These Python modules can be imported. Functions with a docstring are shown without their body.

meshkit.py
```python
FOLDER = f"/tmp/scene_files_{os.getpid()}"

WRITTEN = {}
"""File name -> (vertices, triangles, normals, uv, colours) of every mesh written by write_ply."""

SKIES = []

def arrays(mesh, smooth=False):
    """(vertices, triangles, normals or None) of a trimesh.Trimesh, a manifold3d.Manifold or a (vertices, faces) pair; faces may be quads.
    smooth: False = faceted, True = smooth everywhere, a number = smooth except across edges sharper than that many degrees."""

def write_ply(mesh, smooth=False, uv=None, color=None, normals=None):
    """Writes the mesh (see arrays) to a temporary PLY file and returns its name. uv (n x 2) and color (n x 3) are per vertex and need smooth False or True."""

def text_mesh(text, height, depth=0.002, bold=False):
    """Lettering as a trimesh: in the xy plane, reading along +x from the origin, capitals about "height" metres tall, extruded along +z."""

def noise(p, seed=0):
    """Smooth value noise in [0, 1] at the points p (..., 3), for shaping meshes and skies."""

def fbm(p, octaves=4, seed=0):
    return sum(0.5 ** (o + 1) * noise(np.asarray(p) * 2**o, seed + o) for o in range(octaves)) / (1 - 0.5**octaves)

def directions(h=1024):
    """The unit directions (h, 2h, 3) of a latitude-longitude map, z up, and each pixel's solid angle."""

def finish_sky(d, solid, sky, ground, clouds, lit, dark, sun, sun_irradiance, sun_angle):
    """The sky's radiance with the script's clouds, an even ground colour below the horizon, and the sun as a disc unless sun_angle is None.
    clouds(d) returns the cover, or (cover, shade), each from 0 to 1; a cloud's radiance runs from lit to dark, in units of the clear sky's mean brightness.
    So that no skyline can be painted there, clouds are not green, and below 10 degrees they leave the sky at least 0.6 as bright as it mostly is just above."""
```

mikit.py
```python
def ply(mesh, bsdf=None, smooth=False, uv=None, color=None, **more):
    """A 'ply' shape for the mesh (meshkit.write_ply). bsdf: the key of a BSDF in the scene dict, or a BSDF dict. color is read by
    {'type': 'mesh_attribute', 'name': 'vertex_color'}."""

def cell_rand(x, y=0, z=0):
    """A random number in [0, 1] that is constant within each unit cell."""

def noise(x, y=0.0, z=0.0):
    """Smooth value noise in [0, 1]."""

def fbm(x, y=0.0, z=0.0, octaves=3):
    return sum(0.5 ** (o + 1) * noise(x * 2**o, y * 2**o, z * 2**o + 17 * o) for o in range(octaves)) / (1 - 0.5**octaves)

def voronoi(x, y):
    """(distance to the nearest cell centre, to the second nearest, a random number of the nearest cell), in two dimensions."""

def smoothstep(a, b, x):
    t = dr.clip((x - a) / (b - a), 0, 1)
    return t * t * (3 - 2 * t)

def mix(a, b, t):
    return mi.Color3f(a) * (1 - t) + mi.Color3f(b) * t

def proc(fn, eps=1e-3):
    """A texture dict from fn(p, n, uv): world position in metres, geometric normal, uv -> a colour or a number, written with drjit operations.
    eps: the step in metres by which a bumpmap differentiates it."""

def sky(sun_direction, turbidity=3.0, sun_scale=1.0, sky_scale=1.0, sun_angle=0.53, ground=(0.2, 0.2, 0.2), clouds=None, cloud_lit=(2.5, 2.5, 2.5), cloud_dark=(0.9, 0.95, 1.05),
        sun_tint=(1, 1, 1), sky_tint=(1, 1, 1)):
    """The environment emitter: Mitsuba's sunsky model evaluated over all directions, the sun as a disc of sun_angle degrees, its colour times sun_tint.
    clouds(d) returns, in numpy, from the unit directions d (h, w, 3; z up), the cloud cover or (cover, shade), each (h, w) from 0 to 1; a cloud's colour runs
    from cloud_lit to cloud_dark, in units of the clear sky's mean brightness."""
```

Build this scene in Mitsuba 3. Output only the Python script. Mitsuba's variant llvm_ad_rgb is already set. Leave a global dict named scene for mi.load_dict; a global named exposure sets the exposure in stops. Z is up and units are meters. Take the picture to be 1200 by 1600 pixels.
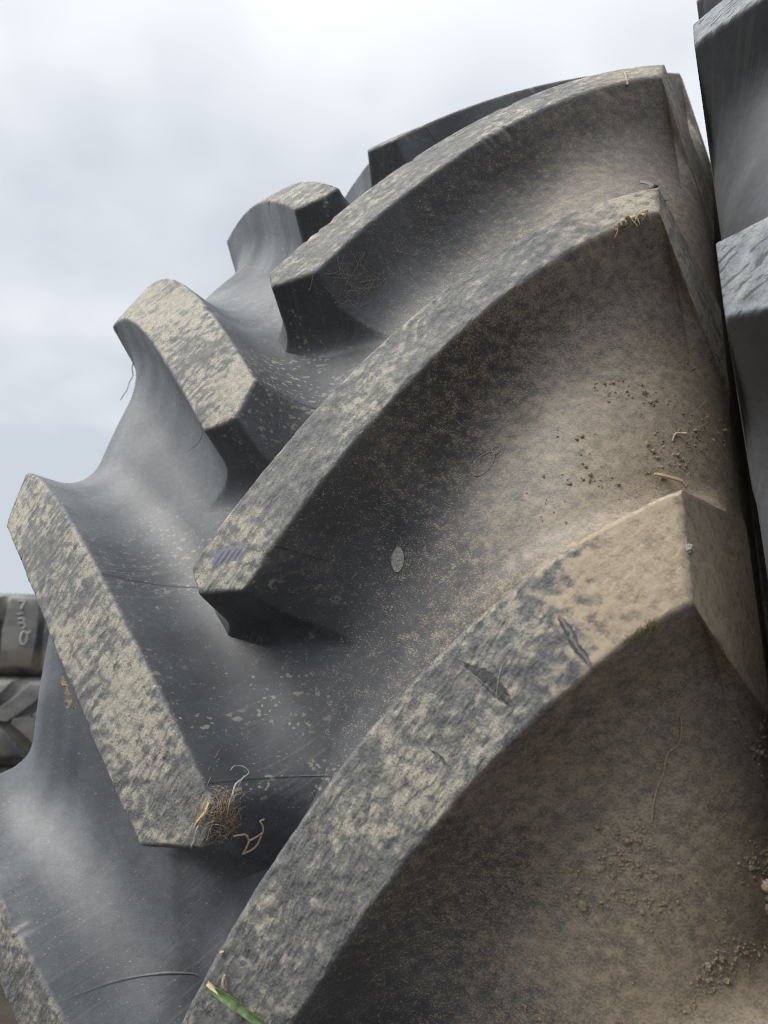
import math, numpy as np, trimesh, mitsuba as mi, mikit, meshkit
import drjit as dr
from shapely.geometry import Polygon
from scipy.spatial import Delaunay, cKDTree
from mikit import noise, fbm, smoothstep, mix, cell_rand, voronoi

T = mi.ScalarTransform4f
scene = {'type': 'scene'}
labels = {}

# ------------------------------------------------------------------ camera, sky, exposure
CZ = 0.97                                            # height of the big tyre's axle above the ground
CAM = np.array([0.3709, -1.3593, CZ - 0.0275])
LOOK = np.array([-0.47766, 0.83015, 0.28758])
scene['camera'] = {
    'type': 'thinlens', 'fov': 53.37, 'fov_axis': 'x', 'near_clip': 0.02, 'far_clip': 3000.0,
    'aperture_radius': 0.0013, 'focus_distance': 0.56,
    'to_world': T().look_at(origin=CAM.tolist(), target=(CAM + LOOK).tolist(), up=[0, 0, 1]),

}


def clouds(d):
    q = d / np.maximum(d[..., 2:3] + 0.25, 0.05)
    n = meshkit.fbm(q * 1.6 + 3.1, 5, seed=4)
    m = meshkit.fbm(q * 4.5 + 9.7, 4, seed=11)
    shade = 0.98 - 0.70 * d[..., 2] ** 2 - 0.10 * d[..., 0] + 0.45 * (n - 0.5) + 0.60 * (m - 0.5)
    return np.ones_like(shade), np.clip(shade, 0, 1)


SUN = [-0.33, -0.56, 0.76]
scene['sky'] = mikit.sky(SUN, turbidity=3, sun_scale=0.3, sun_angle=42, clouds=clouds,
                         cloud_lit=(1.70, 1.72, 1.75), cloud_dark=(0.74, 0.80, 0.88), sun_tint=(0.84, 0.97, 1.16), ground=(0.1, 0.095, 0.085))
exposure = 3.3

# ------------------------------------------------------------------ helpers


def put(key, mesh, bsdf, label=None, cat=None, group=None, kind=None, smooth=False, uv=None, **more):
    base, n = key, 0
    while key in scene:
        n += 1
        key = '%s_%03d' % (base, n)
    scene[key] = mikit.ply(mesh, bsdf, smooth=smooth, uv=uv, **more)
    e = {}
    if label: e['label'] = label
    if cat: e['category'] = cat
    if group: e['group'] = group
    if kind: e['kind'] = kind
    if e: labels[key] = e
    return key


def thing(key, label, cat, group=None):
    labels[key] = {'label': label, 'category': cat}
    if group: labels[key]['group'] = group
    return key


def unit(v): v = np.asarray(v, float); return v / np.linalg.norm(v)


def curve(pts, n):
    """smooth curve through the points (Catmull-Rom), n samples"""
    p = np.asarray(pts, float)
    if len(p) == 2: return p[0] + (p[1] - p[0]) * np.linspace(0, 1, n)[:, None]
    from scipy.interpolate import CubicSpline, PchipInterpolator
    t = np.r_[0, np.cumsum(np.linalg.norm(np.diff(p, axis=0), axis=1) + 1e-9)]
    return PchipInterpolator(t, p)(np.linspace(0, t[-1], n))


def tube(path, radii, sides=6):
    path = np.asarray(path, float); n = len(path)
    radii = np.broadcast_to(radii, (n,))
    tg = np.gradient(path, axis=0); tg /= np.maximum(np.linalg.norm(tg, axis=1, keepdims=True), 1e-12)
    a = unit(np.cross(tg[0], [0.31, 0.77, 0.55])); V = []
    for i in range(n):
        a = unit(a - tg[i] * (a @ tg[i])); b = np.cross(tg[i], a)
        for k in range(sides):
            c = 2 * math.pi * k / sides
            V.append(path[i] + radii[i] * (a * math.cos(c) + b * math.sin(c)))
    F = []
    for i in range(n - 1):
        for k in range(sides):
            p, q = i * sides + k, i * sides + (k + 1) % sides
            F += [[p, q, p + sides], [q, q + sides, p + sides]]
    V += [path[0], path[-1]]
    for k in range(sides):
        F += [[(k + 1) % sides, k, n * sides], [(n - 1) * sides + k, (n - 1) * sides + (k + 1) % sides, n * sides + 1]]
    return trimesh.Trimesh(np.array(V), np.array(F), process=False)


# ------------------------------------------------------------------ tyre cross section
R0, H = 0.97, 0.068
SW, SWO = 0.22, 0.113
VE = 0.46


def top_r(w): return R0 - 0.1227 * w ** 2 - 2.5624 * w ** 4


class Section:
    """carcass point C(v) and lug-top point P(v) in the (w, r) half plane, v the distance across the tread from the middle"""

    def __init__(self, side=0.331, su=0.313):
        self.side, self.su = side, su
        r = side - SW
        rc = lambda w: R0 - H - 0.08 * w ** 2
        w1 = np.linspace(-0.08, SW, 80)
        crown = np.stack([w1, rc(w1)], 1)
        a = np.radians(np.linspace(0, 90, 60)[1:])
        arc = np.stack([SW + r * np.sin(a), rc(SW) - r * (1 - np.cos(a))], 1)
        z = np.linspace(0, 0.12, 30)[1:]
        wall = np.stack([side + 0 * z + 0.01 * (z / 0.12) ** 2 * 0, arc[-1, 1] - z], 1)
        pts = np.vstack([crown, arc, wall])
        s = np.r_[0, np.cumsum(np.linalg.norm(np.diff(pts, axis=0), axis=1))]
        s -= np.interp(0.0, pts[:, 0], s)
        self.s, self.pts = s, pts
        # v -> carcass arc length
        vs = np.array([-0.08, 0, SW, su, VE])
        i_su = np.interp(su, pts[:140, 0], s[:140])
        s_end = s[np.argmin(np.abs(pts[:, 1] - 0.79) + (pts[:, 0] < 0.3) * 9)]
        self.v2s = (vs, np.array([-0.08, 0, SW, i_su, s_end]))
        self.endp = np.array([side + 0.0025, 0.785])
        self.crown_rc = rc

    def C(self, v):
        a = np.interp(v, *self.v2s)
        return np.stack([np.interp(a, self.s, self.pts[:, 0]), np.interp(a, self.s, self.pts[:, 1])], -1)

    def P(self, v):
        v = np.asarray(v, float)
        w = np.minimum(v, self.su)
        t = np.clip((v - self.su) / (VE - self.su), 0, 1)[..., None]
        # rounded shoulder: blend over 6 mm around su
        a = np.stack([w, top_r(w)], -1)
        b = np.array([self.su, top_r(self.su)])
        return np.where(v[..., None] < self.su, a, b * (1 - t) + self.endp * t)

    def r_carcass(self, w):
        w = np.abs(w)
        i = self.pts[:, 0] < self.side - 1e-5
        return np.interp(w, self.pts[i, 0], self.pts[i, 1])


def place_tread(v, h, theta, sec, sgn):
    c, p = sec.C(v), sec.P(v)
    q = c + (p - c) * h[..., None]
    w, r = q[..., 0] * sgn, q[..., 1]
    return np.stack([w, -r * np.cos(theta), r * np.sin(theta)], -1)


# lug edges, theta as a cubic of v: fitted to the tread pattern
U_MAIN = np.array([-0.2109, 1.3715, -1.1055, -0.7707])
L_MAIN = np.array([-0.3105, 1.3782, -0.4114, -1.7801])
SHIFT = 0.01336
OFF = 0.1484
PITCH = 2 * math.pi / 20
NU, NL = -0.0163, 0.0365
FLANK = None


def flank_profile(fine, depth, run, draft):
    """(offset outside the outline, relative height) from the top face down to the carcass: rounded edge, drafted flank down to
    the height depth, then a fillet that runs out over run"""
    ds, hs = [], []
    rho = 0.0042
    for a in np.radians(np.linspace(0, 78, 7 if fine else 3)):
        ds.append(-rho + rho * math.sin(a) / math.sin(math.radians(78)))
        hs.append(H - rho * (1 - math.cos(a)))
    d, h = ds[-1], hs[-1]
    n = 6 if fine else 2
    for i in range(1, n + 1):
        t = i / n
        ds.append(d + t * draft)
        hs.append(h + t * (depth - h))
    d0 = ds[-1]
    n = 18 if fine else 6
    A0 = math.radians(74)
    for i in range(1, n + 1):
        a = A0 * (1 - i / n)
        x = (math.sin(A0) - math.sin(a)) / math.sin(A0)
        y = (1 - math.cos(a)) / (1 - math.cos(A0))
        ds.append(d0 + x * run)
        hs.append(depth * y)
    ds.append(ds[-1] + 0.006)
    hs.append(-0.0005)
    ds, hs = np.array(ds), np.array(hs)
    n = 20 if fine else 7
    top_part = hs[:7 if fine else 3]
    common = np.concatenate([top_part, [0.060, 0.055] if fine else [0.055], 0.050 * np.linspace(1, 0, n) ** 2, [-0.0005]])
    return np.interp(-common, -hs, ds), common / H


def ang_smooth_normals(P, win):
    d = np.roll(P, -1, 0) - np.roll(P, 1, 0)
    n = np.stack([d[:, 1], -d[:, 0]], 1)
    n /= np.linalg.norm(n, axis=1, keepdims=True)
    for _ in range(win):
        n = 0.25 * np.roll(n, 1, 0) + 0.5 * n + 0.25 * np.roll(n, -1, 0)
        n /= np.linalg.norm(n, axis=1, keepdims=True)
    return n


def make_lug(sec, sgn, th0, dev=(0, 0, 0, 0, 0, 0, 0), fine=True, flip=False, seed=0, wear=1.0, curves=None, rc=0.004):
    """th0: rotation of the lug round the axle; dev: u0,u1,l0,l1,su,nu,nl of this lug; flip: chevron the other way up"""
    du0, du1, dl0, dl1, dsu, dnu, dnl = dev
    step = 0.0018 if fine else 0.007
    U, L = curves or (U_MAIN, L_MAIN)
    u = lambda v: (U[0] + du0) + (U[1] + du1) * v + U[2] * v ** 2 + U[3] * v ** 3
    l = lambda v: (L[0] + dl0) + (L[1] + dl1) * v + L[2] * v ** 2 + L[3] * v ** 3
    su = sec.su
    nl, nu = NL + dnl, NU + dnu

    def up(v): return np.where(v < su, u(np.minimum(v, su)), u(su) + 0.25 * (v - su))
    def lo(v): return np.where(v < su, l(np.minimum(v, su)), l(su) - (0.45 if sgn > 0 else -0.10) * (v - su))
    vl = np.linspace(nl, VE, 200)
    vu = np.linspace(VE, nu, 200)
    tip = np.array([[(nu + 0.011), lo(np.array(nl)) + 0.001]])
    pts = np.vstack([np.stack([vl, lo(vl)], 1), np.stack([vu, up(vu)], 1), tip])
    xy = np.stack([pts[:, 1] * R0, pts[:, 0]], 1)              # (s, v)
    poly = Polygon(xy).buffer(0)
    poly = poly.buffer(-rc).buffer(2 * rc).buffer(-rc)
    ring = np.array(poly.exterior.coords)[:-1]
    if Polygon(ring).exterior.is_ccw is False: ring = ring[::-1]
    closed = np.vstack([ring, ring[:1]])
    cl = np.r_[0, np.cumsum(np.linalg.norm(np.diff(closed, axis=0), axis=1))]
    n = int(cl[-1] / step)
    tt = np.arange(n) / n * cl[-1]
    P = np.stack([np.interp(tt, cl, closed[:, 0]), np.interp(tt, cl, closed[:, 1])], 1)
    N = ang_smooth_normals(P, 2 if fine else 1)
    # worn, slightly ragged edge
    q = np.concatenate([P * 60, np.full((n, 1), seed * 7.3)], 1)
    q2 = np.concatenate([P * 300, np.full((n, 1), seed * 3.1)], 1)
    edge = wear * (0.0030 * (meshkit.fbm(q, 3, seed=seed) - 0.5) + 0.0005 * (meshkit.noise(q2, seed=seed + 5) - 0.5))
    chip = np.clip((meshkit.noise(np.concatenate([P * 75, np.full((n, 1), seed * 1.7)], 1), seed=seed + 21) - 0.74) / 0.12, 0, 1) * meshkit.noise(np.concatenate([P * 330, np.full((n, 1), seed * 2.3)], 1), seed=seed + 22)
    edge = edge - wear * 0.0055 * chip
    pl, pu = flank_profile(fine, 0.034, 0.052, 0.0085), (flank_profile(fine, 0.040, 0.040, 0.006) if sgn > 0 else flank_profile(fine, 0.044, 0.052, 0.006))
    pc = flank_profile(fine, 0.030, 0.030, 0.008)
    tu = np.clip(N[:, 0] * (-1 if flip else 1) * 1.5 + 0.3, 0, 1); tu = tu * tu * (3 - 2 * tu)
    # the nose of the lug ends in a steep face: mitre its offset against the two flanks
    pn = flank_profile(fine, 0.022, 0.020, 0.010)
    c1 = np.array([lo(np.array(nl)) * R0, nl]); c2 = tip[0, ::-1] * [R0, 1]
    i1 = int(np.argmin(((P - c1) ** 2).sum(1))); i2 = int(np.argmin(((P - c2) ** 2).sum(1)))
    fwd = 1 if (i2 - i1) % n < (i1 - i2) % n else -1
    cnt_n = (i2 - i1) * fwd % n
    back = max(2, int(0.014 / step))
    n1, n2, n3 = N[(i1 - fwd * back) % n], N[(i1 + fwd * (cnt_n // 2)) % n], N[(i2 + fwd * max(1, int(0.008 / step))) % n]
    ids = np.arange(n)
    q1 = ((i1 - ids) * fwd % n) * step                        # arc length before the first corner
    q3 = ((ids - i2) * fwd % n) * step                        # arc length past the second corner
    tn = np.clip(((ids - i1) * fwd % n) / max(cnt_n, 1), 0, 1)
    nose = ((ids - i1) * fwd % n) <= cnt_n
    fall = lambda q, reach: 1 - (lambda t: t * t * (3 - 2 * t))(np.clip((q - 0.004) / (reach - 0.004), 0, 1))
    f1 = np.where(nose, 0, fall(q1, 0.06)); f3 = np.where(nose, 0, fall(q3, 0.03))
    V, F, UVS = [], [], []
    m = len(pl[0])
    for j in range(m):
        dj, hj = pl[0][j] * (1 - tu) + pu[0][j] * tu, np.full(n, pl[1][j])
        fade = np.clip(1 - (1 - hj) * H / 0.011, 0, 1)
        D = N * dj[:, None]
        if dj.max() > 0:
            a1, a3, bn = pl[0][j] * (1 - tu[(i1 - fwd * back) % n]) + pu[0][j] * tu[(i1 - fwd * back) % n], pc[0][j], pn[0][j]
            M1 = np.linalg.solve(np.stack([n1, n2]), [a1, bn]); M2 = np.linalg.solve(np.stack([n2, n3]), [bn * (1.0 if sgn > 0 else 1.6), a3 * (1.3 if sgn > 0 else 1.0)])
            D = D * (1 - f1[:, None]) + M1 * f1[:, None]
            D = D * (1 - f3[:, None]) + M2 * f3[:, None]
            D[nose] = (M1 * (1 - tn[:, None]) + M2 * tn[:, None])[nose]
        Q = P + D + N * (edge * fade)[:, None]
        V.append(np.stack([Q[:, 0], Q[:, 1], hj], 1))
        UVS.append(np.stack([dj, Q[:, 1]], 1))
    for j in range(m - 1):
        a = j * n + np.arange(n)
        b = j * n + (np.arange(n) + 1) % n
        F += [np.stack([a, a + n, b], 1), np.stack([b, a + n, b + n], 1)]
    # top face
    ring0 = V[0][:, :2]
    g = 0.005 if fine else 0.02
    pin = Polygon(ring0).buffer(-g * 0.6)
    b0 = ring0.min(0); b1 = ring0.max(0)
    gx, gy = np.meshgrid(np.arange(b0[0], b1[0], g), np.arange(b0[1], b1[1], g))
    gp = np.stack([gx.ravel(), gy.ravel()], 1)
    import shapely
    gp = gp[shapely.contains_xy(pin, gp[:, 0], gp[:, 1])]
    allp = np.vstack([ring0, gp])
    tri = Delaunay(allp).simplices
    cen = allp[tri].mean(1)
    tri = tri[shapely.contains_xy(Polygon(ring0), cen[:, 0], cen[:, 1])]
    e1 = allp[tri[:, 1]] - allp[tri[:, 0]]; e2 = allp[tri[:, 2]] - allp[tri[:, 0]]; area = e1[:, 0] * e2[:, 1] - e1[:, 1] * e2[:, 0]
    tri[area < 0] = tri[area < 0][:, ::-1]
    base = m * n
    idx = np.concatenate([np.arange(n), base + np.arange(len(gp))])
    F.append(idx[tri])
    if len(gp):
        dist = cKDTree(ring0).query(gp)[0]
        bumps = wear * np.clip(dist / 0.01, 0, 1) * (0.0022 * (meshkit.fbm(np.concatenate([gp * 45, np.full((len(gp), 1), seed * 5.7)], 1), 3, seed=seed + 9) - 0.5)) / H
        V.append(np.concatenate([gp, (1 + bumps)[:, None]], 1))
        UVS.append(np.stack([-dist - 0.0035, gp[:, 1]], 1))
    V = np.vstack(V); UVS = np.vstack(UVS); F = np.vstack(F)
    th = V[:, 0] / R0
    if flip: th = -th
    X = place_tread(V[:, 1], V[:, 2], th + th0, sec, sgn)
    # outward orientation: ring ccw in (s, v): s along +theta, v along +x  ->  up is outwards for sgn>0
    k = len(V) // 2
    mesh = trimesh.Trimesh(X, F, process=False)
    t = mesh.triangles[-len(tri):]
    nn = np.cross(t[:, 1] - t[:, 0], t[:, 2] - t[:, 0]).sum(0)
    cc = t.mean((0, 1))
    if nn[1] * cc[1] + nn[2] * cc[2] < 0:
        mesh = trimesh.Trimesh(X, F[:, ::-1], process=False)
    return mesh, UVS


def make_carcass(sec, nth=720):
    v = np.concatenate([np.linspace(0, SW, 40), SW + np.linspace(0, sec.s[-1] - SW, 70)[1:]])
    w = np.interp(v, sec.s, sec.pts[:, 0]); r = np.interp(v, sec.s, sec.pts[:, 1])
    # side wall down to the bead, bead, inner liner
    wall = np.array([[sec.side, 0.655], [sec.side - 0.004, 0.61], [sec.side - 0.03, 0.555], [sec.side - 0.06, 0.515], [sec.side - 0.085, 0.49],
                     [sec.side - 0.105, 0.483], [sec.side - 0.115, 0.49], [sec.side - 0.10, 0.53], [sec.side - 0.06, 0.60], [sec.side - 0.045, 0.68], [sec.side - 0.06, 0.76], [sec.side - 0.11, 0.83], [0.12, 0.86], [0.0, 0.865]])
    half = np.vstack([np.stack([w, r], 1), wall])
    prof = np.vstack([half[::-1] * [-1, 1], half[1:]])[::-1]
    # keep order: liner(-) .. outside .. liner(+)
    prof = np.vstack([(half * [-1, 1])[::-1][0:], half[1:]])
    n = len(prof)
    th = np.arange(nth) / nth * 2 * math.pi
    X = np.stack([np.broadcast_to(prof[:, 0], (nth, n)), -prof[:, 1] * np.cos(th)[:, None], prof[:, 1] * np.sin(th)[:, None]], -1).reshape(-1, 3)
    i, j = np.meshgrid(np.arange(nth), np.arange(n - 1), indexing='ij')
    a = i * n + j; b = ((i + 1) % nth) * n + j
    F = np.concatenate([np.stack([a, a + 1, b], -1).reshape(-1, 3), np.stack([a + 1, b + 1, b], -1).reshape(-1, 3)])
    mesh = trimesh.Trimesh(X, F, process=False)
    q = n // 2
    c = mesh.triangles_center; nn = mesh.face_normals
    outer = np.abs(c[:, 0]) < 0.1
    outer &= np.hypot(c[:, 1], c[:, 2]) > 0.88
    if (nn[outer] * c[outer] * [0, 1, 1]).sum() < 0:
        mesh.faces = mesh.faces[:, ::-1]
    uv = np.stack([np.full(len(X), 1.0), np.abs(X[:, 0])], 1)
    return mesh, uv


# ------------------------------------------------------------------ materials
def lens(x, z, c, d, length, width):
    """1 inside a lens shaped mark at c, along d; also the coordinate across it"""
    k = math.hypot(*d)
    a = ((x - c[0]) * d[0] + (z - c[1]) * d[1]) / k / (length / 2)
    b = (-(x - c[0]) * d[1] + (z - c[1]) * d[0]) / k / (width / 2)
    return 1 - smoothstep(0.75, 1.05, dr.square(a) + dr.abs(b)), b


def rubber_fn(cy, brown_side, seed, pale=1.0, face_gain=(1, 1, 1)):
    def coords(p):
        x, y, z = p.x, p.y - cy, p.z - CZ
        th = dr.atan2(z, -y)
        return x, th * 0.94, th

    def mudmask(x, s, mott):
        wx, ws = 0.012 * (noise(x * 55, s * 55, 3.3) - 0.5), 0.012 * (noise(x * 55, s * 55, 6.1) - 0.5)
        streak = fbm(((x + wx) * 0.62 + (s + ws) * 0.78) * 70 + seed, (-(x + wx) * 0.78 + (s + ws) * 0.62) * 260, 1.5, 4)
        patch = 0.55 * fbm(x * 8 + seed + 3, s * 8, 7.5, 2) + 0.45 * fbm(x * 34 + 8, s * 34 + seed, 2.5, 4)
        if brown_side:
            for bx, bs, amp in ((-0.193, 0.115, -1), (-0.116, 0.064, -0.9), (-0.052, -0.024, 0.9), (-0.085, 0.02, 0.3), (0.16, -0.04, 1.1), (0.127, -0.071, 1.0), (0.112, -0.032, -1), (0.18, 0.010, -1), (0.085, -0.10, -0.5),
                                (0.030, 0.118, 1), (0.063, 0.148, -0.8), (0.0, 0.233, 1), (-0.055, 0.281, -0.8), (-0.159, 0.383, 0.8), (-0.182, -0.165, 1), (-0.20, -0.205, -1), (0.068, -0.138, 0.4)):
                patch = patch + 0.11 * amp * dr.exp(-(dr.square(x - bx) + dr.square(s - bs)) / (0.024 ** 2))
        return streak, patch, smoothstep(0.485, 0.575, 0.24 * streak + 0.54 * patch + 0.22 * mott)

    def gouges(x, z):
        x, z = x + 0.0016 * (noise(x * 500, z * 500) - 0.5) + 0.006 * (noise(x * 90, z * 90, 4.0) - 0.5), z + 0.0016 * (noise(x * 500, z * 500, 8.0) - 0.5)
        g1, b1 = lens(x, z, (0.208, 0.002), (0.0278, -0.024), 0.040, 0.0095)
        g2, b2 = lens(x, z, (0.2545, 0.0235), (0.0176, -0.0297), 0.037, 0.0068)
        g3, b3 = lens(x, z, (0.178, -0.037), (0.0145, -0.0115), 0.019, 0.0030)
        return dr.maximum(dr.maximum(g1, g2), g3), dr.select(g1 > g2, b1, b2)

    def seam(x, th):
        k = (th - 0.102) / (PITCH / 2)
        k = dr.abs(k - dr.round(k)) * PITCH / 2 * 0.93 + 0.0006 * (noise(x * 60, th * 5) - 0.5)
        return (1 - smoothstep(0.0003, 0.0007, k)) * (1 - smoothstep(0.065, 0.085, x)) * (1 - smoothstep(0.11, 0.14, -x))

    def colour(p, n, uv):
        x, s, th = coords(p)
        z = p.z - CZ
        mott = fbm(p.x * 190, p.y * 190 + seed, p.z * 190, 4)
        fine = 0.55 * noise(p.x * 1000, p.y * 1000, p.z * 1000) + 0.45 * noise(p.x * 2100, p.y * 2100, p.z * 2100 + 5)
        top = 1 - smoothstep(-0.0030, 0.0005, uv.x + 0.004 * (mott - 0.5))
        big = fbm(x * 10 + seed, s * 10, 2.5, 3)
        streak, patch, mud = mudmask(x, s, mott)
        rub = mix((0.034, 0.038, 0.046), (0.098, 0.105, 0.118), smoothstep(0.25, 0.75, big)) * (0.58 + 0.42 * mott + 0.42 * fine)
        rub = rub * (1 + 0.45 * smoothstep(0.02, -0.2, x)) * (0.88 + 0.24 * noise(x * 80 + seed, s * 7, 1.0))  # rubber lightened towards the left: its brighter sky light put into the colour
        scr = smoothstep(0.70, 0.80, noise((x * 0.8 + s * 0.6) * 45, (s * 0.8 - x * 0.6) * 950, 4.0)) * smoothstep(0.50, 0.62, fbm(x * 20, s * 20 + seed, 9.0, 2))
        rub = mix(rub, (0.20, 0.20, 0.20), scr * 0.16)
        # pale flecks of dried splash: single grains everywhere, drifts of them near the middle of the tread
        drift = smoothstep(0.52, 0.60, patch) * (0.25 + 0.75 * dr.exp(-dr.square(x / 0.09)))
        g1 = noise(p.x * 640 + 7, p.y * 640, p.z * 640)
        spl = fbm(p.x * 330 + 3, p.y * 330, p.z * 330, 2)
        fleck = smoothstep(0.84, 0.92, g1) * (0.35 + 0.4 * mott) + 0.9 * smoothstep(0.60, 0.66, 0.7 * spl + 0.3 * mott) * drift
        carc = mix(rub, (0.36, 0.335, 0.27), dr.clip(fleck, 0, 1) * 0.7 * pale)
        # dried mud on the worn faces of the lugs
        grit = smoothstep(0.32, 0.68, mott * 0.45 + fine * 0.55)
        face = mix((0.062, 0.066, 0.074), (0.165, 0.168, 0.17), smoothstep(0.28, 0.72, 0.35 * mott + 0.30 * streak + 0.35 * fine)) * mi.Color3f(*face_gain)
        thin = smoothstep(0.38, 0.60, 0.30 * streak + 0.38 * patch + 0.18 * mott + 0.14 * fine)
        face = mix(face, (0.24, 0.235, 0.215), thin * (0.25 + 0.6 * grit) * pale)
        face = mix(face, mix((0.23, 0.218, 0.187), (0.43, 0.40, 0.33), grit), mud * (0.45 + 0.5 * grit) * pale)
        face = mix(face, (0.04, 0.04, 0.042), smoothstep(0.63, 0.70, 0.40 * mott + 0.60 * fine) * 0.75)
        if brown_side:
            carc = mix(carc, (0.30, 0.28, 0.23), (1 - smoothstep(0.0003, 0.0016, dr.abs(x - 0.2575 + 0.004 * (noise(s * 50, 3.0) - 0.5)))) * smoothstep(0.45, 0.75, noise(s * 28, 9.0)) * 0.4 * mott)
            carc = carc * (1 - 0.4 * seam(x, th))
            front = dr.select((p.y < 0) & (dr.abs(z) < 0.2), 1.0, 0.0)
            gm, gb = gouges(x, z)
            face = mix(face, mix((0.045, 0.047, 0.053), (0.17, 0.17, 0.17), smoothstep(0.35, 0.7, noise(gb * 4.5, x * 30) * 0.75 + 0.25 * mott)), gm * front * (0.55 + 0.6 * mott))
            # a bluish crayon smear with short slanting strokes on the nose of one lug
            u, v = (x - 0.018) / 0.0165, (z - 0.0966 - 0.05 * (x - 0.018)) / 0.0062
            box = (1 - smoothstep(0.75, 1.1, dr.abs(u) + 0.3 * (mott - 0.5))) * (1 - smoothstep(0.70, 1.1, dr.abs(v) + 0.5 * (mott - 0.5))) * front
            face = mix(face, (0.15, 0.155, 0.205), box * 0.8)
            w = (u - 0.30 * v) * 2.9
            stroke = (1 - smoothstep(0.10, 0.26, dr.abs(w - dr.round(w)))) * (1 - smoothstep(0.55, 0.9, dr.abs(v + 0.2))) * smoothstep(0.35, 0.6, noise(dr.round(w) * 3.7, 2.0))
            face = mix(face, (0.05, 0.05, 0.085), box * stroke * 0.85)
        else:
            nick = smoothstep(0.60, 0.68, fbm((x * 0.9 + s * 0.4) * 110, (s * 0.9 - x * 0.4) * 420, 2.0, 3))
            face = mix(face, (0.035, 0.037, 0.042), nick * 0.85)
        c = mix(carc, face, top)
        if brown_side:
            low = 1 - smoothstep(0.12, 0.75, th)
            wide = smoothstep(-0.02, 0.32, x + 0.15 * (big - 0.5)) * (0.45 + 0.55 * low)
            g2 = 0.45 * noise(p.x * 1250 + 3, p.y * 1250, p.z * 1250) + 0.30 * fine + 0.25 * mott
            dust = smoothstep(0.665 - 0.26 * wide, 0.735 - 0.26 * wide, g2) * smoothstep(0.02, 0.2, wide)
            br = dr.maximum(dust * 0.75, 0.95 * smoothstep(0.10, 0.30, x + 0.14 * (big - 0.5) + 0.10 * (mott - 0.5)) * (0.40 + 0.60 * low))
            soil = mix((0.165, 0.133, 0.099), (0.35, 0.288, 0.217), smoothstep(0.25, 0.70, mott * 0.35 + fine * 0.65))
            c = mix(c, soil, dr.clip(br * (0.78 + 0.4 * mott), 0, 1) * 0.93 * (1 - top))
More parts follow.
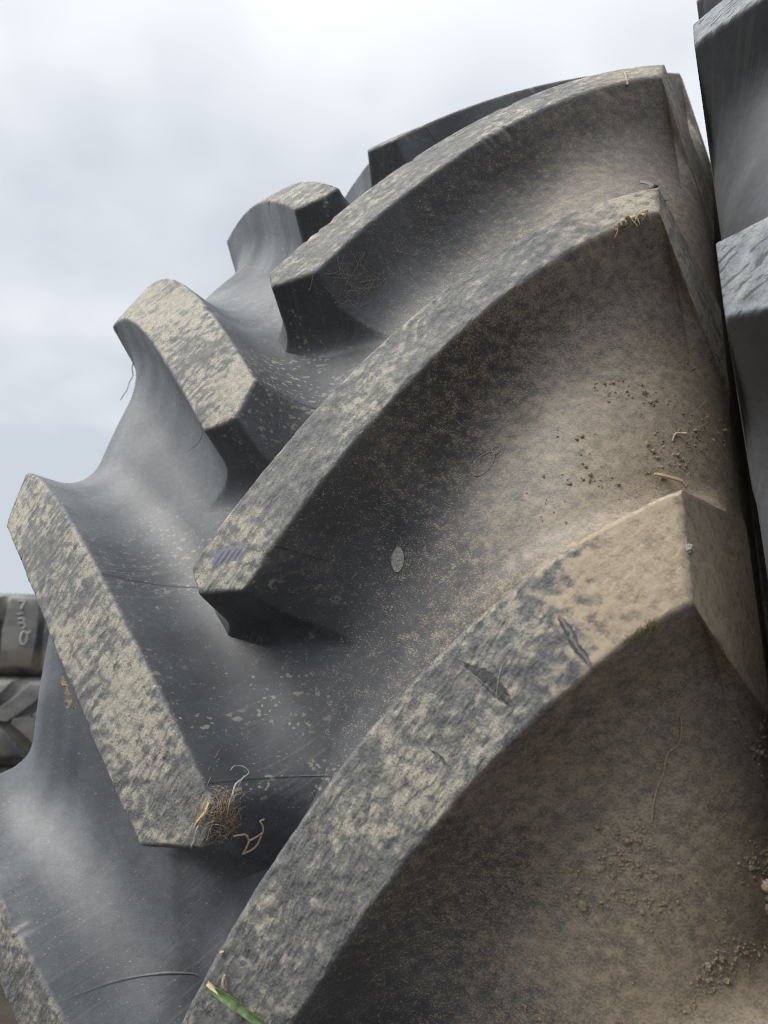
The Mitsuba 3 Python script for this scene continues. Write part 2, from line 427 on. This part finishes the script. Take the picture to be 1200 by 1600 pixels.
            tan = smoothstep(0.23, 0.275, x + 0.07 * (big - 0.5) + 0.10 * (mott - 0.5)) * top * (0.25 + 0.75 * (1 - smoothstep(0.15, 0.3, th)))
            c = mix(c, mix((0.25, 0.202, 0.148), (0.43, 0.352, 0.262), smoothstep(0.25, 0.6, mott * 0.6 + fine * 0.4)), tan * 0.95 * (1 - gm * front))
        return c

    def relief(p, n, uv):
        x, s, th = coords(p)
        mott = fbm(p.x * 190, p.y * 190 + seed, p.z * 190, 3)
        top = 1 - smoothstep(-0.0030, 0.0005, uv.x)
        streak = fbm((x * 0.62 + s * 0.78) * 85 + seed, (-x * 0.78 + s * 0.62) * 240, 1.5, 3)
        h = 0.09 * mott + top * (0.42 * smoothstep(0.42, 0.60, streak) * (1 - 0.75 * smoothstep(0.21, 0.26, x) * (1 if brown_side else 0)) + 0.45 * mott)
        if brown_side:
            gm, gb = gouges(x, p.z - CZ)
            h = h + smoothstep(0.17, 0.335, x) * 0.5 * mott - gm * top * (0.35 + 0.3 * noise(gb * 4.5, x * 30)) + 0.5 * seam(x, th) * (1 - top)
        return h

    def rough(p, n, uv):
        return 0.53 + 0.24 * (1 - smoothstep(-0.003, 0.0005, uv.x))
    return colour, relief, rough


def rubber(name, **kw):
    c, h, ro = rubber_fn(**kw)
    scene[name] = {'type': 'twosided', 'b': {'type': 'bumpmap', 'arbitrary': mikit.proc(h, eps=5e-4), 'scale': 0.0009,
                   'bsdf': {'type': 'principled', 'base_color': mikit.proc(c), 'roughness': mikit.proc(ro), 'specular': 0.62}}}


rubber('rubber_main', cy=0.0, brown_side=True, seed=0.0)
rubber('rubber_right', cy=-0.06, brown_side=False, seed=31.0, pale=0.15, face_gain=(1.7, 1.8, 1.95))
scene['ground_mat'] = {'type': 'twosided', 'b': {'type': 'diffuse', 'reflectance': mikit.proc(lambda p, n, uv: mix((0.045, 0.04, 0.033), (0.095, 0.085, 0.07), fbm(p.x * 3, p.y * 3, 0.0, 4)))}}

# ------------------------------------------------------------------ the setting
g = trimesh.creation.box((800, 800, 0.5)); g.apply_translation((0, 0, -0.25))
put('ground', g, 'ground_mat', kind='structure')


# ------------------------------------------------------------------ tyres
def tyre(key, sec, pos, mat, offs, near, devs, flip=False, cat='tyre', label=None, group=None, nth=720, **kw):
    thing(key, label, cat, group)
    m, uv = make_carcass(sec, nth)
    m.apply_translation(pos)
    put(key + '__carcass', m, mat, smooth=True, uv=uv)
    cnt = 0
    for sgn, nm in ((1, 'R'), (-1, 'L')):
        for k in range(-10, 10):
            th0 = offs[nm] + k * PITCH
            m, uv = make_lug(sec, sgn, th0, devs.get((nm, k), (0,) * 7), (nm, k) in near, flip, seed=cnt + 1, **kw)
            m.apply_translation(pos)
            put(key + '__tread_lug', m, mat, smooth=True, uv=uv)
            cnt += 1


DEVS = {('L', -1): (-0.008, -0.0059, 0, 0, 0, 0, 0), ('L', 0): (0.0136, -0.0175, -0.0087, 0.0266, 0.002, -0.0075, 0.0069), ('L', 1): (0.0079, 0.0275, 0.0087, -0.0452, -0.0157, 0.0034, -0.0063),
        ('L', 2): (-0.0153, 0.0025, 0.001, 0.0006, 0, 0.0034, 0), ('R', 0): (0.011, 0.0158, 0.0025, 0.0067, 0, 0, 0), ('R', 1): (0, -0.073, 0.0049, -0.0109, 0, 0, 0),
        ('R', 2): (-0.0094, 0.036, -0.0175, 0.0004, 0, -0.0006, 0.0055), ('R', 3): (0, 0, 0.0051, 0.0177, 0, 0, -0.005)}
S1 = Section(0.331, 0.313)
tyre('tractor_tyre', S1, (0, 0, CZ), 'rubber_main', {'R': SHIFT, 'L': SHIFT + OFF}, {('L', -1), ('L', 0), ('L', 1), ('L', 2), ('R', 0), ('R', 1), ('R', 2), ('R', 3), ('R', -1)}, DEVS,
     label='huge worn tractor tyre with dried mud on its lugs, filling most of the photo')
def around(c0, c1, c2, v0):
    return np.array([c0 - c1 * v0 + c2 * v0 * v0, c1 - 2 * c2 * v0, c2, 0.0])


CURVES2 = (around(0.0867, -0.42, -2.7, 0.3135), around(0.0266, -0.15, -2.3, 0.3135))
S2 = Section(0.3175, 0.3135)
OFF2 = 0.278
tyre('tractor_tyre_001', S2, (0.6635, -0.06, CZ), 'rubber_right', {'R': OFF2 - OFF, 'L': OFF2}, {('L', -1), ('L', 0), ('L', 1), ('L', 2)}, {}, flip=True, nth=480, curves=CURVES2, rc=0.011,
     label='cleaner blue grey tractor tyre cut off by the right edge of the photo')


# ------------------------------------------------------------------ the stack of tyres lying flat in the distance
def dusty(p, n, uv):
    m = fbm(p.x * 9, p.y * 9, p.z * 9, 4)
    c = mix((0.085, 0.086, 0.088), (0.19, 0.188, 0.18), smoothstep(0.3, 0.7, m))
    k = (p.z - STACK_Z0) / STACK_H
    low = 1 - smoothstep(0.15, 0.42, k - dr.floor(k))
    return mix(c, (0.20, 0.165, 0.12), low * 0.6 * smoothstep(0.3, 0.6, m))


STACK_H, STACK_Z0 = 0.417, 0.0
scene['dusty_rubber'] = {'type': 'twosided', 'b': {'type': 'principled', 'base_color': mikit.proc(dusty), 'roughness': 0.6, 'specular': 0.5}}
scene['chalk'] = {'type': 'diffuse', 'reflectance': {'type': 'rgb', 'value': (0.42, 0.42, 0.41)}}
SB = Section(0.331, 0.272)
BLOCK = (np.array([0.130, -0.10, 0.0, 0.0]), np.array([-0.130, 0.06, 0.0, 0.0]))
WIDE = (U_MAIN + np.array([0.10, 0, 0, 0]), L_MAIN)
AZ = math.atan2(0.575, -0.80)
SC = 0.63
STACK_C = CAM[:2] + (4.19 + 0.60) * np.array([math.cos(AZ), math.sin(AZ)])


def flat_tyre(key, level, curves, flip, turn, label, tilt=(0, 0)):
    thing(key, label, 'tyre', 'tyres stacked flat in the distance')
    A = trimesh.transformations.rotation_matrix(turn, [0, 0, 1]) @ trimesh.transformations.rotation_matrix(-math.pi / 2, [0, 1, 0])
    A[:3, :3] *= SC
    A[:3, 3] = [STACK_C[0] + tilt[0], STACK_C[1] + tilt[1], STACK_Z0 + (level + 0.5) * STACK_H]
    m, uv = make_carcass(SB, 240)
    m.apply_transform(A)
    put(key + '__carcass', m, 'dusty_rubber', smooth=True)
    for sgn in (1, -1):
        for k in range(20):
            m, uv = make_lug(SB, sgn, k * PITCH + (0 if sgn > 0 or curves is BLOCK else OFF), (0,) * 7, False, flip, seed=k + level * 40, curves=curves, rc=0.01)
            m.apply_transform(A)
            put(key + '__tread_lug', m, 'dusty_rubber', smooth=True)


flat_tyre('flat_tyre', 3, BLOCK, False, 0.19, 'grey block tread tyre lying flat on top of the distant stack, chalk writing on it')
def chalk_strokes(strokes):
    out = []
    for st in strokes:
        P = []
        for phi, z in curve(np.array([(a, b, 0) for a, b in st]), 14)[:, :2]:
            zz = z - (STACK_Z0 + 3.5 * STACK_H)
            r = SC * float(top_r(zz / SC)) + 0.0025
            P.append([STACK_C[0] + r * math.cos(phi), STACK_C[1] + r * math.sin(phi), z])
        out.append(tube(P, 0.0052, 5))
    return trimesh.util.concatenate(out)


SEVEN = [[(-0.793, 1.612), (-0.742, 1.616)], [(-0.742, 1.616), (-0.765, 1.570)]]
EM = [[(-0.789, 1.5445), (-0.740, 1.5520)], [(-0.770, 1.5195), (-0.752, 1.5275), (-0.726, 1.5170), (-0.735, 1.5075)], [(-0.735, 1.5075), (-0.762, 1.4985)], [(-0.762, 1.4985), (-0.735, 1.5030), (-0.712, 1.4900), (-0.736, 1.4740)]]
OH = [[(-0.7135 + 0.0235 * math.sin(q), 1.4300 + 0.0330 * math.cos(q)) for q in np.linspace(0, 2 * math.pi, 24)], [(-0.690, 1.452), (-0.668, 1.466)]]
NAMES = ('seven', 'letter_m', 'zero')
for nm, st in zip(NAMES, (SEVEN, EM, OH)):
    put('flat_tyre__chalk_' + nm, chalk_strokes(st), 'chalk', label='white chalk mark on the distant tyre', smooth=True)
flat_tyre('flat_tyre_001', 2, WIDE, True, 0.0, 'grey tyre with wide bent bars lying second from the top of the distant stack', (0.02, -0.01))
flat_tyre('flat_tyre_002', 1, BLOCK, False, 0.35, 'block tread tyre lying third from the top of the distant stack', (-0.02, 0.02))
flat_tyre('flat_tyre_003', 0, WIDE, True, 0.2, 'lowest tyre of the distant stack, lying on the ground', (0.01, 0.02))


# ------------------------------------------------------------------ small things caught on the tread
def solid(name, c, rough=0.8, var=0.3, f=900.0):
    lo, hi = [v * (1 - var) for v in c], [v * (1 + var) for v in c]
    scene[name] = {'type': 'principled', 'base_color': mikit.proc(lambda p, n, uv: mix(lo, hi, fbm(p.x * f, p.y * f, p.z * f, 2))), 'roughness': rough, 'specular': 0.3}


solid('straw_mat', (0.42, 0.34, 0.22)); solid('root_mat', (0.34, 0.27, 0.19)); solid('fibre_mat', (0.36, 0.28, 0.205), var=0.45)
solid('grass_mat', (0.10, 0.155, 0.07), 0.55, 0.8, 330.0); solid('husk_mat', (0.46, 0.36, 0.27)); solid('pale_mat', (0.30, 0.30, 0.28), var=0.45); solid('soil_mat', (0.255, 0.205, 0.152), 0.95, 0.3)
solid('moss_mat', (0.12, 0.115, 0.06), 0.9, 0.5); solid('dark_seed', (0.09, 0.07, 0.055)); solid('web_mat', (0.33, 0.30, 0.27), var=0.25)


def ribbon(path, normal, width, thick=0.0004, fold=0.0):
    """a blade with a folded middle: closed, thin"""
    path = np.asarray(path, float); n = len(path); width = np.broadcast_to(width, (n,))
    tg = np.gradient(path, axis=0); tg /= np.linalg.norm(tg, axis=1, keepdims=True)
    nn = np.broadcast_to(np.asarray(normal, float), (n, 3)); side = np.cross(tg, nn); side /= np.linalg.norm(side, axis=1, keepdims=True)
    up = np.cross(side, tg)
    cols = []
    for a, lift in ((-1, fold), (-0.5, fold * 0.45), (0, 0), (0.5, fold * 0.45), (1, fold)):
        cols.append(path + side * (a * width / 2)[:, None] + up * (lift * width)[:, None])
    top = np.stack(cols, 1); bot = top - (up * thick)[:, None, :]
    V = np.concatenate([top.reshape(-1, 3), bot.reshape(-1, 3)]); m = 5; o = n * m; F = []
    for i in range(n - 1):
        for j in range(m - 1):
            p = i * m + j
            F += [[p, p + 1, p + m], [p + 1, p + m + 1, p + m], [o + p + 1, o + p, o + p + m], [o + p + 1, o + p + m, o + p + m + 1]]
        for j, fl in ((0, 0), (m - 1, 1)):
            p = i * m + j
            q = [[p, p + m, o + p], [p + m, o + p + m, o + p]]
            F += [x[::-1] for x in q] if fl else q
    for i in (0, n - 1):
        for j in range(m - 1):
            p = i * m + j
            F += [[p, o + p, p + 1], [p + 1, o + p, o + p + 1]]
    return trimesh.Trimesh(V, np.array(F), process=False)


def lump(center, size, rng, sub=1, axis=None):
    m = trimesh.creation.icosphere(subdivisions=sub)
    v = m.vertices * (1 + 0.45 * (rng.random((len(m.vertices), 1)) - 0.5))
    v = v * (np.asarray(size) * np.ones(3))
    if axis is not None:
        v = v @ trimesh.geometry.align_vectors([1, 0, 0], unit(axis))[:3, :3].T
    return trimesh.Trimesh(v + center, m.faces, process=False)


def lifted(pts, h): return [np.array(p[:3]) + unit(p[3:6]) * h for p in pts]


cat = trimesh.util.concatenate
rng = np.random.default_rng(11)

# the green blade of grass at the foot of the nearest lug
t = thing('torn_grass', 'torn green blade of grass stuck to the lowest lug at the bottom of the photo', 'grass')
gp = curve([(0.0184, -0.9580, 0.8015), (0.030, -0.9610, 0.7990), (0.0487, -0.9600, 0.7925), (0.066, -0.9570, 0.783), (0.085, -0.958, 0.770)], 40)
tt = np.linspace(0, 1, 40)
put(t + '__green_leaf', ribbon(gp, (0, -1, 0), 0.0062 * np.clip(0.55 + tt * 2.2, 0, 1) * (1 - 0.35 * tt), 0.0004, 0.16), 'grass_mat', smooth=40)
put(t + '__torn_end', ribbon(curve([(0.0178, -0.9590, 0.8028), (0.024, -0.9605, 0.8012), (0.031, -0.9600, 0.7985)], 12), (0.2, -1, 0.3), 0.0026, 0.0004, 0.2), 'straw_mat', label='brown frayed end of the grass blade', smooth=40)
put(t + '__stub', tube(curve([(0.0303, -0.9575, 0.8085), (0.0298, -0.9590, 0.8045), (0.0314, -0.9570, 0.7998)], 10), 0.0010), 'root_mat', label='short brown stub behind the blade', smooth=True)
put('leaf_scrap', ribbon(curve([(0.0265, -0.9600, 0.8200), (0.0283, -0.9610, 0.8218), (0.0300, -0.9602, 0.8222)], 8), (0, -1, 0.1), 0.0022, 0.0004, 0.3), 'straw_mat',
    label='tiny yellow leaf scrap on the lowest lug just above the green grass blade', cat='leaf', smooth=40)
# splinter, straws
a, b = np.array([0.2897, -0.8668, 1.1086]), np.array([0.3050, -0.8588, 1.1037])
put('wood_splinter', tube(np.array([a, a * .7 + b * .3 + [0, -.0006, .0003], b]), [0.0011, 0.0016, 0.0013], 5), 'straw_mat', label='short pale wood splinter lying in the brown dust above the lowest right lug', cat='splinter')
put('straw', tube(curve([(0.2818, -0.7445, 1.5530), (0.2840, -0.7540, 1.5400), (0.2855, -0.7592, 1.5235)], 8), 0.0011), 'straw_mat', label='short straw sticking up at the shoulder of the topmost right lug', cat='straw', smooth=True)
put('straw', tube(curve([(0.2120, -0.9602, 0.9655), (0.2150, -0.9650, 0.9730), (0.2184, -0.9672, 0.9815)], 8), [0.0006] * 8), 'pale_mat', label='thin pale straw standing in the dark scrape of the lowest right lug', cat='straw', smooth=True)
put('straw', tube(curve([(0.3005, -0.8700, 1.3090), (0.3045, -0.8650, 1.3190), (0.3075, -0.8600, 1.3255)], 8), np.linspace(0.0004, 0.0011, 8)), 'grass_mat', label='yellow green bit of straw at the shoulder corner of the second right lug', cat='straw', smooth=True)
put('leaf_curl', ribbon(curve([(0.3000, -0.8585, 1.3360), (0.3060, -0.8575, 1.3330), (0.3090, -0.8560, 1.3260), (0.3130, -0.8520, 1.3210), (0.3150, -0.8470, 1.3230)], 24), (0.5, -0.8, 0.3), 0.0040, 0.0004, 0.35), 'pale_mat',
    label='pale curled scrap of dry leaf on the shoulder of the second right lug', cat='leaf', smooth=40)
put('seed', lump((0.3085, -0.8590, 1.3275), (0.0042, 0.0020, 0.0020), rng, 2, (0.8, 0.2, 0.5)), 'dark_seed', label='dark seed beside the pale curled leaf on the second right lug', cat='seed', smooth=True)
# husks under the edge of the second lug
t = thing('husk_cluster', 'cluster of pale dry seed husks under the shoulder edge of the second right lug', 'seed husks')
c0, c1 = np.array([0.2815, -0.8915, 1.2790]), np.array([0.3050, -0.8810, 1.2945])
for i in range(13):
    f = rng.random()
    put(t + '__husk', lump(c0 + (c1 - c0) * f + rng.normal(0, 0.0016, 3) + [0, -0.0014, 0], np.array([0.0030, 0.0016, 0.0016]) * rng.uniform(0.6, 1.2), rng, 2, rng.normal(size=3)), 'husk_mat' if i % 4 else 'root_mat', smooth=True)
for i in range(5):
    q = c0 + (c1 - c0) * rng.random()
    put(t + '__stem', tube(curve([q, q + [0.002, -0.003, -0.003], q + [rng.normal(0, .004), -0.002, -0.008]], 8), 0.00035, 4), 'root_mat')


def fibres(anchors, n, length, height, r0, seed, spread=0.006):
    """a mat of fine dry fibres clinging to the surface at the anchors (point and normal)"""
    g = np.random.default_rng(seed); out = []
    A = np.array(anchors, float)
    for _ in range(n):
        i = g.integers(len(A)); f = g.random()
        q = A[i] * f + A[(i + 1) % len(A)] * (1 - f) if i + 1 < len(A) else A[i]
        nn = unit(q[3:6]); d = g.normal(size=3); d = unit(d - nn * (d @ nn)); s = np.cross(nn, d)
        o = q[:3] + (d * g.normal() + s * g.normal()) * spread
        k = 7; L = length * g.uniform(0.4, 1.4); turn = g.normal(0, 0.6); P = []
        for j in range(k):
            u = j / (k - 1) - 0.5
            P.append(o + d * (L * u) + s * (L * turn * (u * u - 0.1)) + nn * (0.0004 + height * g.random() * (1 - 2 * abs(u)) ** 0.5))
        out.append(tube(curve(P, 12), np.linspace(1, 0.4, 12) * r0 * g.uniform(0.5, 1.5), 3))
    return cat(out)


# roots and cobweb at the nose of the left lug
t = thing('root_tangle', 'tangle of dry brown roots and fibres caught on the nose of the lower left lug', 'roots')
N1 = [(0.0096, -0.9650, 0.8925, 0.6, -0.78, 0.1), (0.0170, -0.9660, 0.9000, 0.7, -0.7, 0.0), (0.0194, -0.9640, 0.9071, 0.7, -0.68, 0.2), (0.0231, -0.9600, 0.8993, 0.92, -0.23, -0.33), (0.0243, -0.9592, 0.9010, 0.93, -0.24, -0.27), (0.0205, -0.9520, 0.8900, 0.87, -0.3, -0.44)]
put(t + '__fibre_mat', fibres(N1, 170, 0.013, 0.0035, 0.00019, 5, 0.0048), 'fibre_mat', kind='stuff', label='matted brown fibres of the root tangle')
put(t + '__fibre_mat', fibres(N1 + [(0.020, -0.950, 0.905, 0.75, -0.33, 0.4), (0.004, -0.962, 0.915, 0.6, -0.7, 0.3)], 40, 0.018, 0.003, 0.00013, 15, 0.007), 'straw_mat', kind='stuff', label='paler loose fibres of the root tangle')
put(t + '__bark', ribbon(curve([(0.0080, -0.9690, 0.8925), (0.0120, -0.9705, 0.8960), (0.0165, -0.9700, 0.9010), (0.0180, -0.9690, 0.9060)], 16), (0.3, -0.9, 0.2), 0.0032, 0.0005, 0.25), 'straw_mat', label='pale strip of root bark', smooth=40)
ST = [(0.017, -0.9496, 0.9225, 0.75, -0.33, 0.57), (0.0171, -0.9449, 0.9252, 0.71, -0.37, 0.6), (0.0192, -0.9409, 0.9251, 0.72, -0.42, 0.55), (0.0236, -0.938, 0.9215, 0.73, -0.47, 0.5), (0.0231, -0.9448, 0.9169, 0.74, -0.37, 0.57), (0.0229, -0.9501, 0.914, 0.75, -0.33, 0.57), (0.0247, -0.9554, 0.9084, 0.8, -0.32, 0.5), (0.0243, -0.9592, 0.901, 0.93, -0.24, -0.27), (0.0232, -0.9588, 0.8975, 0.89, -0.22, -0.39)]
put(t + '__root_strand', tube(curve(lifted(ST, 0.003), 60), np.interp(np.linspace(0, 1, 60), [0, .35, .55, .75, 1], [.0003, .0004, .0009, .0007, .0004])), 'pale_mat', smooth=True)
S2_ = [(0.0199, -0.9479, 0.8854, 0.87, -0.2, -0.44), (0.0223, -0.9394, 0.8859, 0.86, -0.25, -0.45), (0.0216, -0.9336, 0.8806, 0.88, -0.32, -0.36), (0.0194, -0.9339, 0.8759, 0.8, -0.3, -0.51), (0.0179, -0.9339, 0.8742, 0.6, -0.3, -0.71), (0.0211, -0.9294, 0.8755, 0.8, -0.36, -0.49), (0.024, -0.9265, 0.8789, 0.84, -0.42, -0.35), (0.0272, -0.9264, 0.8857, 0.82, -0.42, -0.39), (0.0239, -0.9301, 0.8828, 0.84, -0.37, -0.4), (0.022, -0.9335, 0.8814, 0.87, -0.32, -0.37)]
put(t + '__root_strand', tube(curve(lifted(S2_, 0.003), 70), 0.00062 + 0.0002 * rng.random(70)), 'husk_mat', smooth=True)
S3_ = [(0.027, -0.926, 0.8849, 0.81, -0.43, -0.39), (0.0285, -0.9276, 0.8899, 0.84, -0.4, -0.37), (0.0285, -0.9312, 0.8933, 0.85, -0.33, -0.41), (0.0301, -0.9286, 0.8944, 0.84, -0.38, -0.4)]
put(t + '__root_strand', tube(curve(lifted(S3_, 0.003), 24), 0.0006), 'husk_mat', smooth=True)
put(t + '__root_strand', tube(curve([(0.0135, -0.9710, 0.8920), (0.0128, -0.9722, 0.8880), (0.0117, -0.9718, 0.8840), (0.0100, -0.9720, 0.8805), (0.0078, -0.9700, 0.8785)], 20), 0.0006), 'pale_mat', smooth=True)
put('cobweb', fibres([(0.0110, -0.9230, 1.2260, 0.8, -0.6, 0.0), (0.0140, -0.9200, 1.2120, 0.9, -0.4, 0.0), (0.0176, -0.9176, 1.2038, 0.93, -0.31, -0.18), (0.020, -0.9050, 1.2000, 0.93, -0.31, -0.18)], 60, 0.016, 0.002, 0.00013, 8, 0.006), 'web_mat',
    label='dusty brown cobweb on the nose of the upper left lug', cat='cobweb')
put('cobweb', fibres([(0.0471, -0.8916, 1.3188, 0.75, -0.46, -0.47), (0.0572, -0.8803, 1.3239, 0.75, -0.47, -0.47), (0.0649, -0.8655, 1.3215, 0.76, -0.52, -0.38), (0.068, -0.87, 1.3300, 0.75, -0.5, -0.4)], 75, 0.018, 0.002, 0.00013, 9, 0.010), 'web_mat',
    label='wispy cobweb with husk bits in the groove under the nose of the third right lug', cat='cobweb')
put('grass_wisp', fibres([(-0.1310, -0.9690, 0.9860, -0.44, -0.81, -0.4), (-0.1277, -0.9680, 0.9800, -0.44, -0.81, -0.4), (-0.1230, -0.9680, 0.9720, -0.44, -0.81, -0.4)], 40, 0.009, 0.004, 0.00028, 12, 0.003), 'straw_mat',
    label='few dry grass fibres on the outer edge of the lower left lug', cat='grass')
put('loose_thread', tube(curve([(-0.2990, -0.7945, 1.3790), (-0.3080, -0.7890, 1.3745), (-0.3180, -0.7785, 1.3690), (-0.3215, -0.7800, 1.3600), (-0.3190, -0.7830, 1.3520), (-0.3240, -0.7840, 1.3440), (-0.3270, -0.7850, 1.3380)], 30), 0.0006, 5), 'fibre_mat', label='thin loose thread hanging off the far shoulder of the upper left lug', cat='thread')
# dry scraps on the carcass
fl = np.array([0.1173, -0.8986, 1.066]); fn = unit((0.25, -0.96, -0.1)); fu = unit(np.array([0.1, 0.0, 1.0]) - fn * (np.array([0.1, 0, 1.0]) @ fn)); fr = np.cross(fu, fn)
put('leaf_flake', ribbon(np.array([fl + fn * 0.0008 + fu * q for q in np.linspace(-0.0095, 0.0085, 14)]), fn, 0.0092 * np.array([0.25, 0.55, 0.72, 0.88, 0.93, 1.0, 0.96, 1.0, 0.94, 0.90, 0.80, 0.62, 0.46, 0.2]), 0.0004, 0.04), 'pale_mat',
    label='pale oval flake of dry leaf stuck in the large groove above the lowest lug', cat='leaf', smooth=40)
rc_ = np.array([0.1800, -0.8872, 1.1296]); rn = unit((0.21, -0.98, 0.0)); ru = unit(np.array([0.72, 0.15, 0.70])); ru = unit(ru - rn * (ru @ rn)); rs = np.cross(ru, rn)
aa = np.linspace(0, 2 * math.pi, 40)
ringp = [rc_ + rn * 0.0005 + ru * (0.0105 * math.cos(q)) + rs * (0.0056 * math.sin(q) * (1 - 0.25 * math.cos(q))) for q in aa]
ring2 = [rc_ + rn * 0.0005 + ru * (0.0128 + 0.0030 * math.cos(q)) + rs * (0.0026 * math.sin(q)) for q in aa]
put('dried_ring', cat([tube(ringp, 0.00018 + 0.00045 * rng.random(40), 5), tube(ring2, 0.0004, 5)]), 'pale_mat', label='pale dried ring like outline on the wall of the large groove', cat='residue', smooth=True)
put('dry_root', tube(curve(lifted([(0.2913, -0.8788, 0.9568, 0.72, -0.63, -0.29), (0.2886, -0.8763, 0.942, 0.68, -0.71, -0.19), (0.2823, -0.8803, 0.9357, 0.63, -0.75, -0.19), (0.2788, -0.8807, 0.9245, 0.58, -0.81, -0.13), (0.2747, -0.8822, 0.9159, 0.52, -0.85, -0.1), (0.2708, -0.8829, 0.8988, 0.46, -0.89, -0.07)], 0.0008), 60), 0.0005 + 0.0003 * rng.random(60), 5), 'root_mat',
    label='long thin dry root stuck in the soil below the lowest right lug', cat='root', smooth=True)
put('twig', tube(curve(lifted([(0.3001, -0.8479, 1.1356, 0.72, -0.68, 0.13), (0.3035, -0.8440, 1.1420, 0.74, -0.66, 0.13), (0.3088, -0.8420, 1.1410, 0.8, -0.59, 0.12)], 0.001), 16), np.linspace(0.0004, 0.0012, 16), 5), 'husk_mat', label='little reddish twig in the dust of the right shoulder groove', cat='twig', smooth=True)

put('moss', fibres([(0.2790, -0.9440, 0.9925, 0.5, -0.8, -0.2), (0.2863, -0.9425, 0.9969, 0.5, -0.8, -0.3), (0.2925, -0.9405, 1.0005, 0.5, -0.8, -0.2)], 120, 0.004, 0.0012, 0.00022, 33, 0.0011), 'moss_mat',
    label='thin smear of green moss on the lower shoulder edge of the lowest right lug', cat='moss')
put('chip', lump((0.3140, -0.9290, 1.0422), (0.0022, 0.0030, 0.0026), rng, 2), 'pale_mat', label='small bluish grey chip on the shoulder edge of the lowest right lug', cat='chip', smooth=False)

# crumbs of dry soil on the right shoulder
g = np.random.default_rng(21)
crumbs, tries = [], 0
base = trimesh.creation.icosphere(subdivisions=1)
while len(crumbs) < 5200 and tries < 90000:
    tries += 1
    w = 0.335 - abs(g.normal(0, 0.065)); th = g.uniform(-0.42, 0.42)
    dens = meshkit.fbm(np.array([w * 40, th * 34, 1.0]), 3, seed=3)
    lowr = 1.0 if th < 0.05 else 0.14
    if w < 0.17 or w > 0.3295 or g.random() > lowr * np.clip((dens - 0.42) * 5, 0.03, 1): continue
    r = float(S1.r_carcass(w))
    dw = 1e-3; slope = (float(S1.r_carcass(w - dw)) - float(S1.r_carcass(w + dw))) / (2 * dw)
    nr, nw = 1 / math.hypot(1, slope), slope / math.hypot(1, slope)
    er = np.array([0, -math.cos(th), math.sin(th)])
    size = 0.00040 * math.exp(abs(g.normal(0, 0.5))) * (1.3 if dens > 0.55 else 0.8)
    c = np.array([w, 0, CZ]) + er * r + (er * nr + np.array([nw, 0, 0])) * size * 0.4
    v = base.vertices * (1 + 0.6 * (g.random((len(base.vertices), 1)) - 0.5)) * g.uniform(0.6, 1.3, 3) * size
    crumbs.append(trimesh.Trimesh(v + c, base.faces, process=False))
put('soil_crumbs', cat(crumbs), 'soil_mat', label='crumbs of dry brown soil scattered over the right shoulder of the big tyre', cat='soil', kind='stuff', smooth=False)
for i, (p, sz) in enumerate([((0.3215, -0.8300, 0.8626), 0.0055), ((0.3225, -0.8275, 0.8560), 0.0045), ((0.3230, -0.8285, 0.8500), 0.0060)]):
    put('pebble', lump(p, (sz * 0.8, sz * 0.65, sz * 0.65), g, 2), 'husk_mat' if i == 0 else 'soil_mat', label=['pale pebble wedged between the two tyres at the right edge', 'small brown pebble wedged between the tyres below the pale one', 'lowest and largest brown pebble wedged between the two tyres'][i], cat='pebble', group='pebbles wedged between the tyres', smooth=True)
